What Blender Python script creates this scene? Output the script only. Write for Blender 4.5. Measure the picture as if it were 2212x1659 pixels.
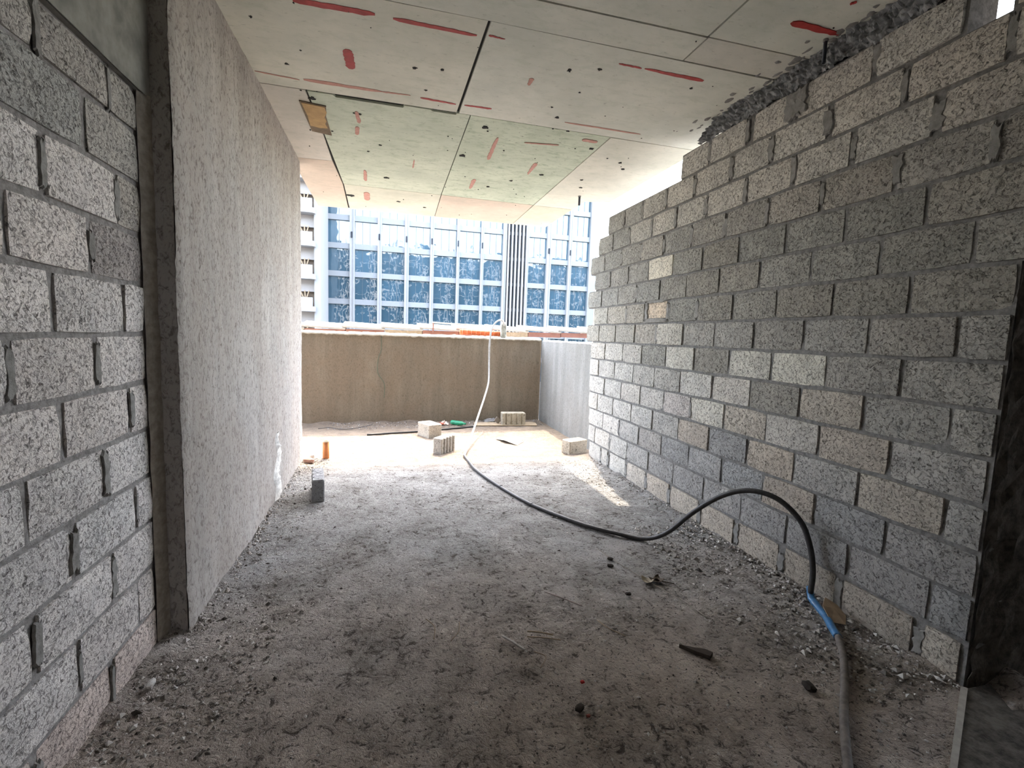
import bpy, bmesh, math, random
from mathutils import Vector, Matrix, noise

for o in list(bpy.data.objects):
    bpy.data.objects.remove(o, do_unlink=True)
scene = bpy.context.scene
C = scene.collection
R = random.Random(7)

# ------------------------------------------------------------------ camera
YAW, PITCH, ROLL, FPX = 0.25647, -0.100445, 0.035595, 1036.44
_f = Vector((math.sin(YAW)*math.cos(PITCH), math.cos(YAW)*math.cos(PITCH), math.sin(PITCH)))
_r0 = Vector((math.cos(YAW), -math.sin(YAW), 0))
_u0 = _r0.cross(_f)
_r = _r0*math.cos(ROLL) + _u0*math.sin(ROLL)
_u = _u0*math.cos(ROLL) - _r0*math.sin(ROLL)
cam = bpy.data.cameras.new('camera')
cam.sensor_width = 36.0
cam.lens = FPX/2212*36
cam.clip_start, cam.clip_end = 0.05, 500
cam_o = bpy.data.objects.new('camera', cam)
C.objects.link(cam_o)
cam_o.matrix_world = Matrix(((_r.x, _u.x, -_f.x, 0), (_r.y, _u.y, -_f.y, 0), (_r.z, _u.z, -_f.z, 1.44), (0, 0, 0, 1)))
scene.camera = cam_o

# ------------------------------------------------------------------ sky, sun, exposure
SUN_DIR = Vector((0.135, 0.67, 1.0)).normalized()
world = bpy.data.worlds.new('sky')
scene.world = world
world.use_nodes = True
wn = world.node_tree
wn.nodes.clear()
sky = wn.nodes.new('ShaderNodeTexSky')
sky.sky_type = 'NISHITA'
sky.sun_disc = False
sky.sun_elevation = math.asin(SUN_DIR.z)
sky.sun_rotation = math.atan2(SUN_DIR.x, SUN_DIR.y)
sky.air_density, sky.dust_density, sky.ozone_density = 1.0, 3.0, 1.0
bg = wn.nodes.new('ShaderNodeBackground')
bg.inputs['Strength'].default_value = 0.52
wo = wn.nodes.new('ShaderNodeOutputWorld')
hs = wn.nodes.new('ShaderNodeHueSaturation')          # hazy city air: paler than a clear sky
hs.inputs['Saturation'].default_value = 0.6
wn.links.new(sky.outputs[0], hs.inputs['Color'])
wn.links.new(hs.outputs[0], bg.inputs[0])
wn.links.new(bg.outputs[0], wo.inputs[0])

sun = bpy.data.lights.new('sun', 'SUN')
sun.energy = 1.9
sun.angle = math.radians(0.45)
sun.color = (1.0, 0.88, 0.72)
sun_o = bpy.data.objects.new('sun', sun)
C.objects.link(sun_o)
sun_o.rotation_euler = SUN_DIR.to_track_quat('Z', 'Y').to_euler()

scene.view_settings.view_transform = 'Standard'
scene.view_settings.look = 'None'
scene.view_settings.gamma = 1.0
scene.view_settings.use_curve_mapping = False
scene.view_settings.exposure = 2.6

# ------------------------------------------------------------------ helpers
def link(o, parent=None):
    C.objects.link(o)
    if parent is not None:
        o.parent = parent
    return o

def tag(o, label, cat, group=None, kind=None):
    o['label'] = label
    if cat: o['category'] = cat
    if group: o['group'] = group
    if kind: o['kind'] = kind
    return o

def mesh(name, verts, faces, m, parent=None, smooth=False, loc=None):
    me = bpy.data.meshes.new(name)
    me.from_pydata([tuple(v) for v in verts], [], faces)
    me.materials.append(m)
    if smooth:
        me.polygons.foreach_set('use_smooth', [True]*len(me.polygons))
    me.update()
    o = bpy.data.objects.new(name, me)
    if loc is not None: o.location = loc
    return link(o, parent)

def obj(name, me, parent=None, loc=(0, 0, 0), rot=(0, 0, 0), scale=(1, 1, 1)):
    o = bpy.data.objects.new(name, me)
    o.location, o.rotation_euler, o.scale = loc, rot, scale
    return link(o, parent)

def empty(name, loc, rotz=0.0):
    o = bpy.data.objects.new(name, None)
    o.location = loc
    o.rotation_euler = (0, 0, rotz)
    o.empty_display_size = 0.1
    return link(o)

class MB:
    def __init__(s): s.v, s.f = [], []
    def add(s, v, f):
        n = len(s.v)
        s.v += [tuple(q) for q in v]
        s.f += [tuple(i+n for i in t) for t in f]
        return s
    def box(s, x0, x1, y0, y1, z0, z1):
        return s.add([(x0,y0,z0),(x1,y0,z0),(x1,y1,z0),(x0,y1,z0),(x0,y0,z1),(x1,y0,z1),(x1,y1,z1),(x0,y1,z1)],
                     [(0,3,2,1),(4,5,6,7),(0,1,5,4),(1,2,6,5),(2,3,7,6),(3,0,4,7)])
    def prism(s, poly, z0, z1):
        n = len(poly)
        a = sum(poly[i][0]*poly[(i+1)%n][1]-poly[(i+1)%n][0]*poly[i][1] for i in range(n))
        if a < 0: poly = poly[::-1]
        v = [(x,y,z0) for x,y in poly]+[(x,y,z1) for x,y in poly]
        f = [tuple(range(n-1,-1,-1)), tuple(range(n,2*n))]
        f += [(i,(i+1)%n,n+(i+1)%n,n+i) for i in range(n)]
        return s.add(v, f)
    def tube(s, pts, r, seg=10, flat=1.0):
        pts = [Vector(p) for p in pts]
        n = len(pts)
        rs = r if isinstance(r, (list, tuple)) else [r]*n
        up = Vector((0,0,1))
        rings = []
        prev = None
        for i, p in enumerate(pts):
            t = (pts[min(i+1,n-1)]-pts[max(i-1,0)]).normalized()
            if prev is None:
                a = t.cross(up if abs(t.z) < 0.9 else Vector((1,0,0))).normalized()
            else:
                a = (prev - t*prev.dot(t)).normalized()
            prev = a
            b = t.cross(a)
            rings.append([p + a*math.cos(2*math.pi*k/seg)*rs[i] + b*math.sin(2*math.pi*k/seg)*rs[i]*flat for k in range(seg)])
        v = [q for ring in rings for q in ring]
        f = []
        for i in range(n-1):
            for k in range(seg):
                k2 = (k+1)%seg
                f.append((i*seg+k, i*seg+k2, (i+1)*seg+k2, (i+1)*seg+k))
        f.append(tuple(range(seg-1,-1,-1)))
        f.append(tuple((n-1)*seg+k for k in range(seg)))
        return s.add(v, f)
    def lathe(s, prof, seg=20, axis_pts=None):
        v, f = [], []
        for r, z in prof:
            v += [(r*math.cos(2*math.pi*k/seg), r*math.sin(2*math.pi*k/seg), z) for k in range(seg)]
        for i in range(len(prof)-1):
            for k in range(seg):
                k2 = (k+1)%seg
                f.append((i*seg+k, i*seg+k2, (i+1)*seg+k2, (i+1)*seg+k))
        return s.add(v, f)
    def build(s, name, m, parent=None, smooth=False, loc=None):
        return mesh(name, s.v, s.f, m, parent, smooth, loc)

def spline(pts, sub=8):
    P = [Vector(p) for p in pts]
    P = [P[0]*2-P[1]] + P + [P[-1]*2-P[-2]]
    out = []
    for i in range(1, len(P)-2):
        for k in range(sub):
            t = k/sub
            a, b, c, d = P[i-1], P[i], P[i+1], P[i+2]
            out.append(0.5*((2*b)+(c-a)*t+(2*a-5*b+4*c-d)*t*t+(3*b-a-3*c+d)*t**3))
    out.append(P[-2])
    return out

# ------------------------------------------------------------------ materials
class NT:
    def __init__(s, name):
        s.m = bpy.data.materials.new(name)
        s.m.use_nodes = True
        s.t = s.m.node_tree
        s.t.nodes.clear()
        s.out = s.t.nodes.new('ShaderNodeOutputMaterial')
        s.b = s.t.nodes.new('ShaderNodeBsdfPrincipled')
        s.t.links.new(s.b.outputs[0], s.out.inputs[0])
    def n(s, typ, **kw):
        nd = s.t.nodes.new(typ)
        for k, v in kw.items(): setattr(nd, k, v)
        return nd
    def set(s, sock, v):
        if hasattr(v, 'is_linked') or isinstance(v, bpy.types.NodeSocket): s.t.links.new(v, sock)
        else: sock.default_value = v
    def pos(s): return s.n('ShaderNodeNewGeometry').outputs['Position']
    def vmul(s, v, k):
        nd = s.n('ShaderNodeVectorMath', operation='MULTIPLY')
        s.set(nd.inputs[0], v); nd.inputs[1].default_value = k
        return nd.outputs[0]
    def noise(s, v, scale, detail=3, rough=0.55, dist=0.0):
        nd = s.n('ShaderNodeTexNoise')
        if v is not None: s.set(nd.inputs['Vector'], v)
        nd.inputs['Scale'].default_value = scale
        nd.inputs['Detail'].default_value = detail
        nd.inputs['Roughness'].default_value = rough
        nd.inputs['Distortion'].default_value = dist
        return nd.outputs[0]
    def ramp(s, v, lo, hi, a=0.0, b=1.0):
        nd = s.n('ShaderNodeMapRange')
        s.set(nd.inputs['Value'], v)
        nd.inputs['From Min'].default_value, nd.inputs['From Max'].default_value = lo, hi
        nd.inputs['To Min'].default_value, nd.inputs['To Max'].default_value = a, b
        return nd.outputs[0]
    def math(s, op, a, b=0.5):
        nd = s.n('ShaderNodeMath', operation=op)
        s.set(nd.inputs[0], a); s.set(nd.inputs[1], b)
        return nd.outputs[0]
    def mix(s, f, a, b, mode='MIX'):
        nd = s.n('ShaderNodeMix', data_type='RGBA', blend_type=mode)
        s.set(nd.inputs[0], f); s.set(nd.inputs[6], a); s.set(nd.inputs[7], b)
        return nd.outputs[2]
    def bump(s, h, strength, dist=0.01, prev=None):
        nd = s.n('ShaderNodeBump')
        nd.inputs['Strength'].default_value = strength
        nd.inputs['Distance'].default_value = dist
        s.set(nd.inputs['Height'], h)
        if prev is not None: s.t.links.new(prev, nd.inputs['Normal'])
        return nd.outputs[0]
    def fin(s, col, rough=0.9, normal=None, spec=0.25):
        s.set(s.b.inputs['Base Color'], col)
        s.set(s.b.inputs['Roughness'], rough)
        s.b.inputs['Specular IOR Level'].default_value = spec
        if normal is not None: s.t.links.new(normal, s.b.inputs['Normal'])
        return s.m

def rgb(r, g, b): return (r, g, b, 1.0)

def block_material():
    t = NT('concrete_block')
    p = t.pos()
    oi = t.n('ShaderNodeObjectInfo')
    col = oi.outputs['Color']
    big = t.noise(p, 11, 3)
    pit = t.noise(p, 64, 6, 0.68, 1.0)
    fine = t.noise(p, 210, 2)
    c = t.mix(t.ramp(big, .3, .7), t.mix(1.0, col, rgb(.82,.82,.82), 'MULTIPLY'), t.mix(1.0, col, rgb(1.1,1.09,1.07), 'MULTIPLY'))
    c = t.mix(t.ramp(pit, .445, .365), c, t.mix(1.0, col, rgb(.26,.25,.24), 'MULTIPLY'))
    c = t.mix(t.ramp(fine, .35, .65, 0.0, 0.25), c, t.mix(1.0, col, rgb(.6,.6,.6), 'MULTIPLY'))
    h = t.math('ADD', t.ramp(pit, .30, .50), t.ramp(fine, .3, .7, 0, .25))
    return t.fin(c, .95, t.bump(h, 1.0, .006), .15)

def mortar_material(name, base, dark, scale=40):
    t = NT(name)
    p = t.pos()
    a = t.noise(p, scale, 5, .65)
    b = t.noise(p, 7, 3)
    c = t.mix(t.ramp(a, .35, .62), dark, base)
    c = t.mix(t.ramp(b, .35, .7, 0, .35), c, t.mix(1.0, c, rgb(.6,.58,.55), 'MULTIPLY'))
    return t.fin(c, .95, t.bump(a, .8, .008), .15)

def plaster_material(name, light, dark, warm, streak=1.6, gs=75, ga=.75):
    t = NT(name)
    p = t.pos()
    st = t.noise(t.vmul(p, (7, 7, 0.55)), streak, 4, .6)
    big = t.noise(t.vmul(p, (1.2, 1.2, .8)), 1.7, 5, .66, .6)
    grain = t.noise(t.vmul(p, (1, 1, .6)), gs, 5, .72, 1.0)
    c = t.mix(t.ramp(st, .35, .66), dark, light)
    c = t.mix(t.ramp(big, .44, .58, 0, .75), c, warm)
    c = t.mix(t.ramp(grain, .50, .36, 0, ga), c, t.mix(1.0, c, rgb(.4,.38,.36), 'MULTIPLY'))
    h = t.math('ADD', t.math('MULTIPLY', grain, .7), t.math('MULTIPLY', st, .3))
    return t.fin(c, .95, t.bump(h, .9, .008), .12)

def floor_material():
    t = NT('dusty_concrete_floor')
    p = t.pos()
    big = t.noise(p, .9, 4, .6)
    patch = t.noise(p, 2.6, 5, .62, .4)
    mid = t.noise(p, 8, 5, .68, .6)
    clump = t.noise(p, 21, 5, .72, .8)
    spk = t.noise(t.vmul(p, (1, 1.2, 1)), 52, 4, .66, .8)
    dust = rgb(.45,.447,.44)
    grey = rgb(.32,.315,.305)
    tan = rgb(.70,.60,.51)
    brown = rgb(.46,.39,.33)
    dark = rgb(.085,.072,.062)
    sep = t.n('ShaderNodeSeparateXYZ'); t.set(sep.inputs[0], p)
    near = t.ramp(t.math('ADD', sep.outputs[1], t.math('MULTIPLY', big, 2.6)), 4.5, 2.7)      # trodden earth spread by the door, lightened to make up for dim light
    c1 = t.mix(t.ramp(patch, .36, .62), grey, dust)
    c2 = t.mix(t.ramp(patch, .36, .62), brown, tan)
    c = t.mix(t.math('MULTIPLY', near, .9), c1, c2)
    c = t.mix(t.ramp(mid, .45, .68, 0, .55), c, t.mix(1.0, c, rgb(.52,.49,.47), 'MULTIPLY'))
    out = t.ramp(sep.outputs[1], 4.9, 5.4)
    c = t.mix(out, c, t.mix(t.ramp(mid, .4, .6), rgb(.36,.29,.225), rgb(.27,.22,.175)))  # tan terrace sand, darkened from the sun patch outward to hold down glare
    k1 = t.math('ADD', clump, t.math('MULTIPLY', out, .12))
    k1 = t.math('ADD', k1, t.math('MULTIPLY', t.math('SUBTRACT', patch, .5), .30))
    c = t.mix(t.ramp(k1, .44, .35, 0, .9), c, dark)
    k2 = t.math('ADD', spk, t.math('MULTIPLY', out, .10))
    c = t.mix(t.ramp(k2, .42, .36, 0, .8), c, dark)
    c = t.mix(t.ramp(spk, .60, .68, 0, .35), c, rgb(.62,.60,.58))
    h = t.math('ADD', t.ramp(clump, .32, .60), t.math('MULTIPLY', t.ramp(spk, .32, .62), .5))
    return t.fin(c, .97, t.bump(h, 1.0, .016), .08)

def ceiling_material():
    t = NT('formwork_concrete')
    p = t.pos()
    oi = t.n('ShaderNodeObjectInfo')
    col = oi.outputs['Color']
    wear = oi.outputs['Alpha']                     # how weathered the imprint of this form panel is
    big = t.noise(p, 2.0, 4, .62)
    mid = t.noise(t.vmul(p, (1, 2.4, 1)), 7, 6, .74, .5)
    spk = t.noise(t.vmul(p, (.7, 1.6, 1)), 24, 5, .72, .4)
    c = t.mix(t.ramp(big, .35, .65), t.mix(1.0, col, rgb(.86,.87,.85), 'MULTIPLY'), t.mix(1.0, col, rgb(1.05,1.04,1.02), 'MULTIPLY'))
    f1 = t.math('MULTIPLY', t.ramp(mid, .50, .66), wear)
    c = t.mix(f1, c, t.mix(1.0, col, rgb(.66,.72,.64), 'MULTIPLY'))
    f2 = t.math('MULTIPLY', t.ramp(spk, .40, .33), wear)
    c = t.mix(f2, c, t.mix(1.0, col, rgb(.40,.42,.38), 'MULTIPLY'))
    c = t.mix(t.ramp(spk, .30, .25, 0, .8), c, t.mix(1.0, col, rgb(.32,.33,.31), 'MULTIPLY'))
    c = t.mix(t.ramp(mid, .34, .28, 0, .5), c, t.mix(1.0, col, rgb(1.15,1.13,1.08), 'MULTIPLY'))
    return t.fin(c, .8, t.bump(mid, .2, .004), .25)

def plain(name, col, rough=.8, spec=.3, nscale=25, amount=.25, bump=.2, metallic=0.0):
    t = NT(name)
    p = t.pos()
    a = t.noise(p, nscale, 4, .6)
    k = 1-amount
    c = t.mix(t.ramp(a, .35, .65), (col[0]*k, col[1]*k, col[2]*k, 1), col)
    t.b.inputs['Metallic'].default_value = metallic
    return t.fin(c, rough, t.bump(a, bump, .004), spec)

def glass_facade():
    t = NT('tinted_window_glass')
    p = t.pos()
    oi = t.n('ShaderNodeObjectInfo')
    w = t.noise(p, .55, 2, .5)
    w2 = t.noise(t.vmul(p, (1, 1, .35)), 1.6, 1, .5)
    h = t.math('ADD', w, t.math('MULTIPLY', w2, .25))
    c = t.mix(oi.outputs['Random'], rgb(.025,.06,.08), rgb(.04,.09,.12))
    t.b.inputs['Coat Weight'].default_value = 1.0
    t.b.inputs['Coat IOR'].default_value = 1.8
    t.b.inputs['Coat Roughness'].default_value = 0.01
    t.b.inputs['Coat Tint'].default_value = rgb(.75,.9,1)
    nb = t.bump(h, .042, 1.0)
    t.t.links.new(nb, t.b.inputs['Coat Normal'])
    return t.fin(c, .3, nb, .5)

M = {}
M['block'] = block_material()
M['mortar'] = mortar_material('grey_mortar', rgb(.27,.265,.255), rgb(.15,.145,.14))
M['smear'] = mortar_material('smeared_mortar', rgb(.32,.315,.30), rgb(.22,.215,.205), 30)
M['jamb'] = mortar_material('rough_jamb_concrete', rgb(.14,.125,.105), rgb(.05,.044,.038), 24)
M['plaster'] = plaster_material('rough_cement_plaster', rgb(.50,.475,.445), rgb(.37,.345,.32), rgb(.42,.38,.345), .8, 46, .9)
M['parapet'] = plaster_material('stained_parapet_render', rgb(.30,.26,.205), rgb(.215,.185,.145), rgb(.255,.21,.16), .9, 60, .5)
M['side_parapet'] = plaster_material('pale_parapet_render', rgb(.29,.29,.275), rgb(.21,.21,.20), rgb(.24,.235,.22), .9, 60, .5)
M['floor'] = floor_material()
M['ceiling'] = ceiling_material()
M['slab_core'] = plain('joint_shade_concrete', rgb(.05,.05,.048), .95, .1)  # near-black colour stands in for shade inside the recessed panel joints
M['slab'] = plain('slab_concrete', rgb(.42,.41,.38), .9, .2)
M['red_paint'] = plain('red_spray_paint', rgb(.50,.055,.05), .6, .3, 18, .35)
M['faint_paint'] = plain('faded_red_paint', rgb(.58,.30,.24), .7, .3, 30, .2)
M['black'] = plain('black_pit', rgb(.05,.05,.048), .9, .1, 80, .4)
M['plywood'] = plain('orange_plywood', rgb(.56,.36,.15), .7, .3, 12)
M['plywood_edge'] = plain('torn_plywood_edge', rgb(.26,.20,.14), .9, .2, 20)
M['hose_dark'] = plain('black_rubber_hose', rgb(.055,.053,.055), .5, .4, 40, .4)
M['hose_dusty'] = plain('dusty_brown_hose', rgb(.20,.175,.155), .65, .3, 40, .4)
M['hose_pale'] = plain('pale_grey_hose', rgb(.55,.55,.54), .5, .4, 30, .3)
M['tape'] = plain('blue_tape', rgb(.06,.22,.46), .35, .5, 30, .4)
M['white_frame'] = plain('white_facade_panel', rgb(.33,.33,.325), .5, .3, .3, .06, 0)
M['grey_frame'] = plain('pale_grey_facade', rgb(.25,.265,.275), .5, .3, .3, .06, 0)
M['dark_void'] = plain('dark_louvre_gap', rgb(.03,.035,.045), .7, .3, 1)
M['glass'] = glass_facade()
M['mullion'] = plain('blue_grey_mullion', rgb(.10,.13,.15), .5, .3, .3, .06, 0)

# ------------------------------------------------------------------ unit block meshes
def rough_block(name, sx, sy, sz, jit, seed, cuts=2):
    rr = random.Random(seed)
    bm = bmesh.new()
    bmesh.ops.create_cube(bm, size=1.0)
    bmesh.ops.subdivide_edges(bm, edges=bm.edges[:], cuts=cuts, use_grid_fill=True)
    for v in bm.verts:
        a = [abs(v.co[i]) > .499 for i in range(3)]
        n = sum(a)
        if n >= 2:
            pull = (.006 if n == 2 else .011)*(0.6+rr.random()*.9)
            dims = (sx, sy, sz)
            for i in range(3):
                if a[i]: v.co[i] -= math.copysign(pull/dims[i]*.6, v.co[i])
        v.co.x = v.co.x*sx + rr.uniform(-jit, jit)
        v.co.y = v.co.y*sy + rr.uniform(-jit, jit)
        v.co.z = v.co.z*sz + rr.uniform(-jit, jit)
    me = bpy.data.meshes.new(name)
    bm.to_mesh(me); bm.free()
    me.materials.append(M['block'])
    return me

BT = 0.19
BLK = [rough_block('block', BT, .39, .19, .0022, 100+i) for i in range(8)]

def put_block(wall, xc, y0, y1, z0, z1, col, gap=.012, proud=0.0, tilt=0.0):
    L = abs(y1-y0) - gap
    H = (z1-z0) - .011
    o = obj('block', R.choice(BLK), wall, (xc+proud, (y0+y1)/2, (z0+z1)/2), (tilt, 0, R.choice((0, math.pi))), (1, L/.39, H/.19))
    j = 1 + R.uniform(-.09, .09)
    w = R.uniform(-.02, .02)
    j *= 1.22
    o.color = (col[0]*j*(1+w), col[1]*j, col[2]*j*(1-w*.8), 1)
    return o

# ------------------------------------------------------------------ right wall (blocks, far end stepped, door at the near end)
WX = 2.389
RIGHT_ROWS = [
    [5.33, 4.985, 4.797, 4.387, 3.985, 3.588, 3.168, 2.762, 2.36, 1.956, 1.553],
    [5.376, 5.185, 4.797, 4.388, 3.969, 3.558, 3.146, 2.734, 2.336, 1.923, 1.522],
    [5.39, 4.992, 4.579, 4.174, 3.769, 3.363, 2.958, 2.554, 2.155, 1.748],
    [5.408, 5.156, 4.752, 4.347, 3.942, 3.53, 3.124, 2.718, 2.326, 1.91, 1.507],
    [5.409, 4.991, 4.593, 4.192, 3.781, 3.387, 2.978, 2.572, 2.173, 1.771, 1.37],
    [5.427, 5.177, 4.773, 4.361, 3.955, 3.545, 3.134, 2.735, 2.328, 1.927, 1.527],
    [5.408, 5.024, 4.6, 4.205, 3.789, 3.381, 2.972, 2.572, 2.17, 1.759],
    [5.573, 5.209, 4.791, 4.371, 3.962, 3.555, 3.153, 2.747, 2.346, 1.943, 1.541],
    [5.399, 5.01, 4.58, 4.201, 3.799, 3.387, 2.976, 2.573, 2.173, 1.765],
    [5.581, 5.192, 4.782, 4.382, 3.957, 3.557, 3.143, 2.744, 2.339, 1.931, 1.524],
    [5.401, 4.995, 4.588, 4.179, 3.772, 3.365, 2.958, 2.547, 2.142, 1.732],
    [5.555, 5.164, 4.749, 4.337, 3.943, 3.528, 3.116, 2.713, 2.314, 1.897, 1.495],
    [5.36, 4.975, 4.602, 4.161, 3.772, 3.36, 2.938, 2.539, 2.145, 1.733],
    [5.13, 4.738, 4.361, 3.94, 3.534, 3.109, 2.724, 2.31, 1.894, 1.487],
    [3.764, 3.375, 2.961, 2.562, 2.069],
]
DOOR_Y, DOOR_TOP, NEAR_Y = 1.36, 1.906, -1.2
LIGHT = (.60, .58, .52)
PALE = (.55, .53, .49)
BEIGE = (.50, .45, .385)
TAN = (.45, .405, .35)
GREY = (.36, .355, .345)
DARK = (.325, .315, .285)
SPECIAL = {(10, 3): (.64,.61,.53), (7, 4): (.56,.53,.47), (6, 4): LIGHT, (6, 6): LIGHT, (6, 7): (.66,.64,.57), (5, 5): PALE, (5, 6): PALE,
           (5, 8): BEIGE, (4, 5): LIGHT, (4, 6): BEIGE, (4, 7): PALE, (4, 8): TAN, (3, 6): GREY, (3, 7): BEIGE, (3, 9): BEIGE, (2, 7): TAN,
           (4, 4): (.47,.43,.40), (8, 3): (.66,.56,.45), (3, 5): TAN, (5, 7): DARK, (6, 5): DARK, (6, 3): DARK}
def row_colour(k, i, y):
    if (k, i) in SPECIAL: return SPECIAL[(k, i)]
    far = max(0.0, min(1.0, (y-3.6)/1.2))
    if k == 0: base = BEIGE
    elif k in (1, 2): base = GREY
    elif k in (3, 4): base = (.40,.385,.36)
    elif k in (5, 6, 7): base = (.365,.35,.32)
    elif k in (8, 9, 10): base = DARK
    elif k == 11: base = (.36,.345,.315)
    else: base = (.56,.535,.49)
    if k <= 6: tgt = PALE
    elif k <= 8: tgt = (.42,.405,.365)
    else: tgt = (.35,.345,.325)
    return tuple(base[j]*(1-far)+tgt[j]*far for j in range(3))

core = MB()
smear = MB()
def blob(mb, y, z, hw, hh, th, seed, plane_x, sgn=1, n=22):
    """ragged flat dab of mortar standing proud of a wall face"""
    rr = random.Random(seed)
    ring0, ring1 = [], []
    for i in range(n):
        a = 2*math.pi*i/n
        ca, sa = math.cos(a), math.sin(a)
        k = max(abs(ca), abs(sa))
        q = rr.uniform(.55, 1.25)
        yy, zz = y+hw*ca/k*q, z+hh*sa/k*rr.uniform(.8, 1.05)
        ring0.append((plane_x+sgn*.006, yy, zz))
        ring1.append((plane_x-sgn*th*rr.uniform(.5, 1.2), y+(yy-y)*.8, z+(zz-z)*.9))
    v = ring0+ring1+[(plane_x-sgn*th*1.3, y, z)]
    f = [(i, (i+1) % n, n+(i+1) % n, n+i) for i in range(n)] + [(n+i, n+(i+1) % n, 2*n) for i in range(n)]
    if sgn > 0: f = [q[::-1] for q in f]
    mb.add(v, f)

for k, row in enumerate(RIGHT_ROWS):
    z0, z1 = .002+.2*k, .202+.2*k
    yend = row[0]
    ynear = DOOR_Y if k <= 8 else NEAR_Y
    if k == 14:
        core.box(WX+.016, WX+BT-.012, 1.66, yend-.02, z0, z1)
        core.box(WX+.016, WX+BT-.012, NEAR_Y, 1.50, z0, z1)
    else:
        core.box(WX+.016, WX+BT-.012, ynear, yend-.02, z0, z1)
wall_right = core.build('wall_right', M['mortar'])
wall_right['kind'] = 'structure'
wall_right['label'] = 'grey concrete block wall with stepped far end along the right'
for k, row in enumerate(RIGHT_ROWS):
    z0, z1 = .002+.2*k, .202+.2*k
    ys = list(row)
    ynear = DOOR_Y if k <= 8 else NEAR_Y
    if k == 14:
        ys[-1] = 2.069
        ys.append(1.66)
    elif k == 9:
        ys.append(1.115)
        while ys[-1] > NEAR_Y+.3: ys.append(ys[-1]-.405)
    elif k >= 10:
        while ys[-1] > NEAR_Y+.3: ys.append(ys[-1]-.405)
    elif ys[-1] > ynear+.03:
        ys.append(ynear)
    gap = .042 if k == 0 else (.030 if k >= 12 else (.016 if k >= 10 else .012))
    for i in range(len(ys)-1):
        a, b = ys[i], ys[i+1]
        g = gap*R.uniform(.7, 1.25)
        if k == 14 and i == 2: g = .085
        za, zb = z0, z1
        if (k, i) == (8, 3): za, g = z0+.035, .05
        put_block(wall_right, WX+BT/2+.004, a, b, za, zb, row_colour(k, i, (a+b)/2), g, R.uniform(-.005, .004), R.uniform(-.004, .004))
        if i and (k >= 11 or k == 0 or (k < 11 and R.random() < .22 and a > 3.2)):
            blob(smear, a+R.uniform(-.012, .012), (z0+z1)/2+R.uniform(-.015, .01), R.uniform(.018, .036) if k else .030, R.uniform(.06, .088), .0016, 1000+k*50+i, WX+.004)
    if k == 14:
        for a, b in ((1.50, 1.12), (1.12, .715), (.715, .31), (.31, -.095), (-.095, -.5), (-.5, -.9)):
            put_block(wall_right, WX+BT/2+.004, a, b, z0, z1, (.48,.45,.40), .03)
# patch of mortar under the small orange block, wide fill in the top course
for yy, zz, hw, hh in ((4.0, 1.628, .21, .022), (4.165, 1.72, .03, .09), (3.99, 1.80, .20, .014), (3.80, 1.70, .022, .08), (2.60, 2.90, .062, .09), (2.52, 2.91, .05, .085)):
    blob(smear, yy, zz, hw, hh, .004, int(yy*1000), WX+.003)
o = smear.build('mortar_dab', M['smear'], wall_right)
o['kind'] = 'stuff'
# crumbling mortar packed between the top course and the ceiling slab
pk = MB()
for layer in range(2):
    n, w = 420, 12
    v, f = [], []
    for i in range(n+1):
        y = 1.68+(3.50-1.68)*i/n
        zt = 3.128
        zb = 2.992+.016*noise.noise(Vector((y*9, layer, 0)))+.010*noise.noise(Vector((y*33, layer, 0)))
        if y > 3.3: zt -= (y-3.3)*.45
        for j in range(w):
            t = j/(w-1)
            q = Vector((y*6, t*2.2, 5))
            x = WX+.020-.050*abs(noise.noise(q))-.045*abs(noise.noise(q*2.6))-.030*abs(noise.noise(q*6)) + (0.14 if layer else 0)
            x -= .05*max(0, t-.8)*5*abs(noise.noise(Vector((y*8, 0, 2)))) if not layer else 0
            v.append((x, y, zb+(zt-zb)*t))
    for i in range(n):
        for j in range(w-1):
            a = i*w+j
            q = (a, a+1, a+w+1, a+w)
            f.append(q if layer == 0 else q[::-1])
    pk.add(v, f)
o = pk.build('mortar_packing', mortar_material('blue_grey_packing', rgb(.36,.37,.38), rgb(.17,.175,.18), 22), wall_right)
# mortar thrown up on the ceiling along the wall head
thr = MB()
for i in range(46):
    y = 1.4+2.25*i/46+R.uniform(-.02, .02)
    x = WX-.015-R.random()**2*.14
    rr = random.Random(900+i)
    n = 9
    sx, sy = R.uniform(.012, .035), R.uniform(.02, .06)
    ring = [(x+sx*math.cos(2*math.pi*a/n)*rr.uniform(.6, 1.2), y+sy*math.sin(2*math.pi*a/n)*rr.uniform(.6, 1.2), 3.1315) for a in range(n)]
    thr.add(ring+[(x, y, 3.1315-R.uniform(.006, .018))], [(a, (a+1) % n, n) for a in range(n)])
o = thr.build('mortar_splash', M['smear'], wall_right, True)
o['kind'] = 'stuff'

# wall of the dark side room beyond the door, its rough face seen at the right edge
sw = MB()
nx, nz = 26, 40
v, f = [], []
for i in range(nx+1):
    for j in range(nz+1):
        x = WX+.004+(i/nx)**1.5*2.9
        z = DOOR_TOP*j/nz
        d = .018*noise.noise(Vector((x*9, z*9, 2)))+.012*noise.noise(Vector((x*25, z*25, 7)))
        e = .012*noise.noise(Vector((0, z*8, 4)))+.01*noise.noise(Vector((0, z*27, 4))) if i == 0 else 0
        v.append((x+e+(.004 if i == 0 else 0), DOOR_Y-.012+d, z))
for i in range(nx):
    for j in range(nz):
        a = i*(nz+1)+j
        f.append((a, a+nz+1, a+nz+2, a+1))
sw.add(v, f)
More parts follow.
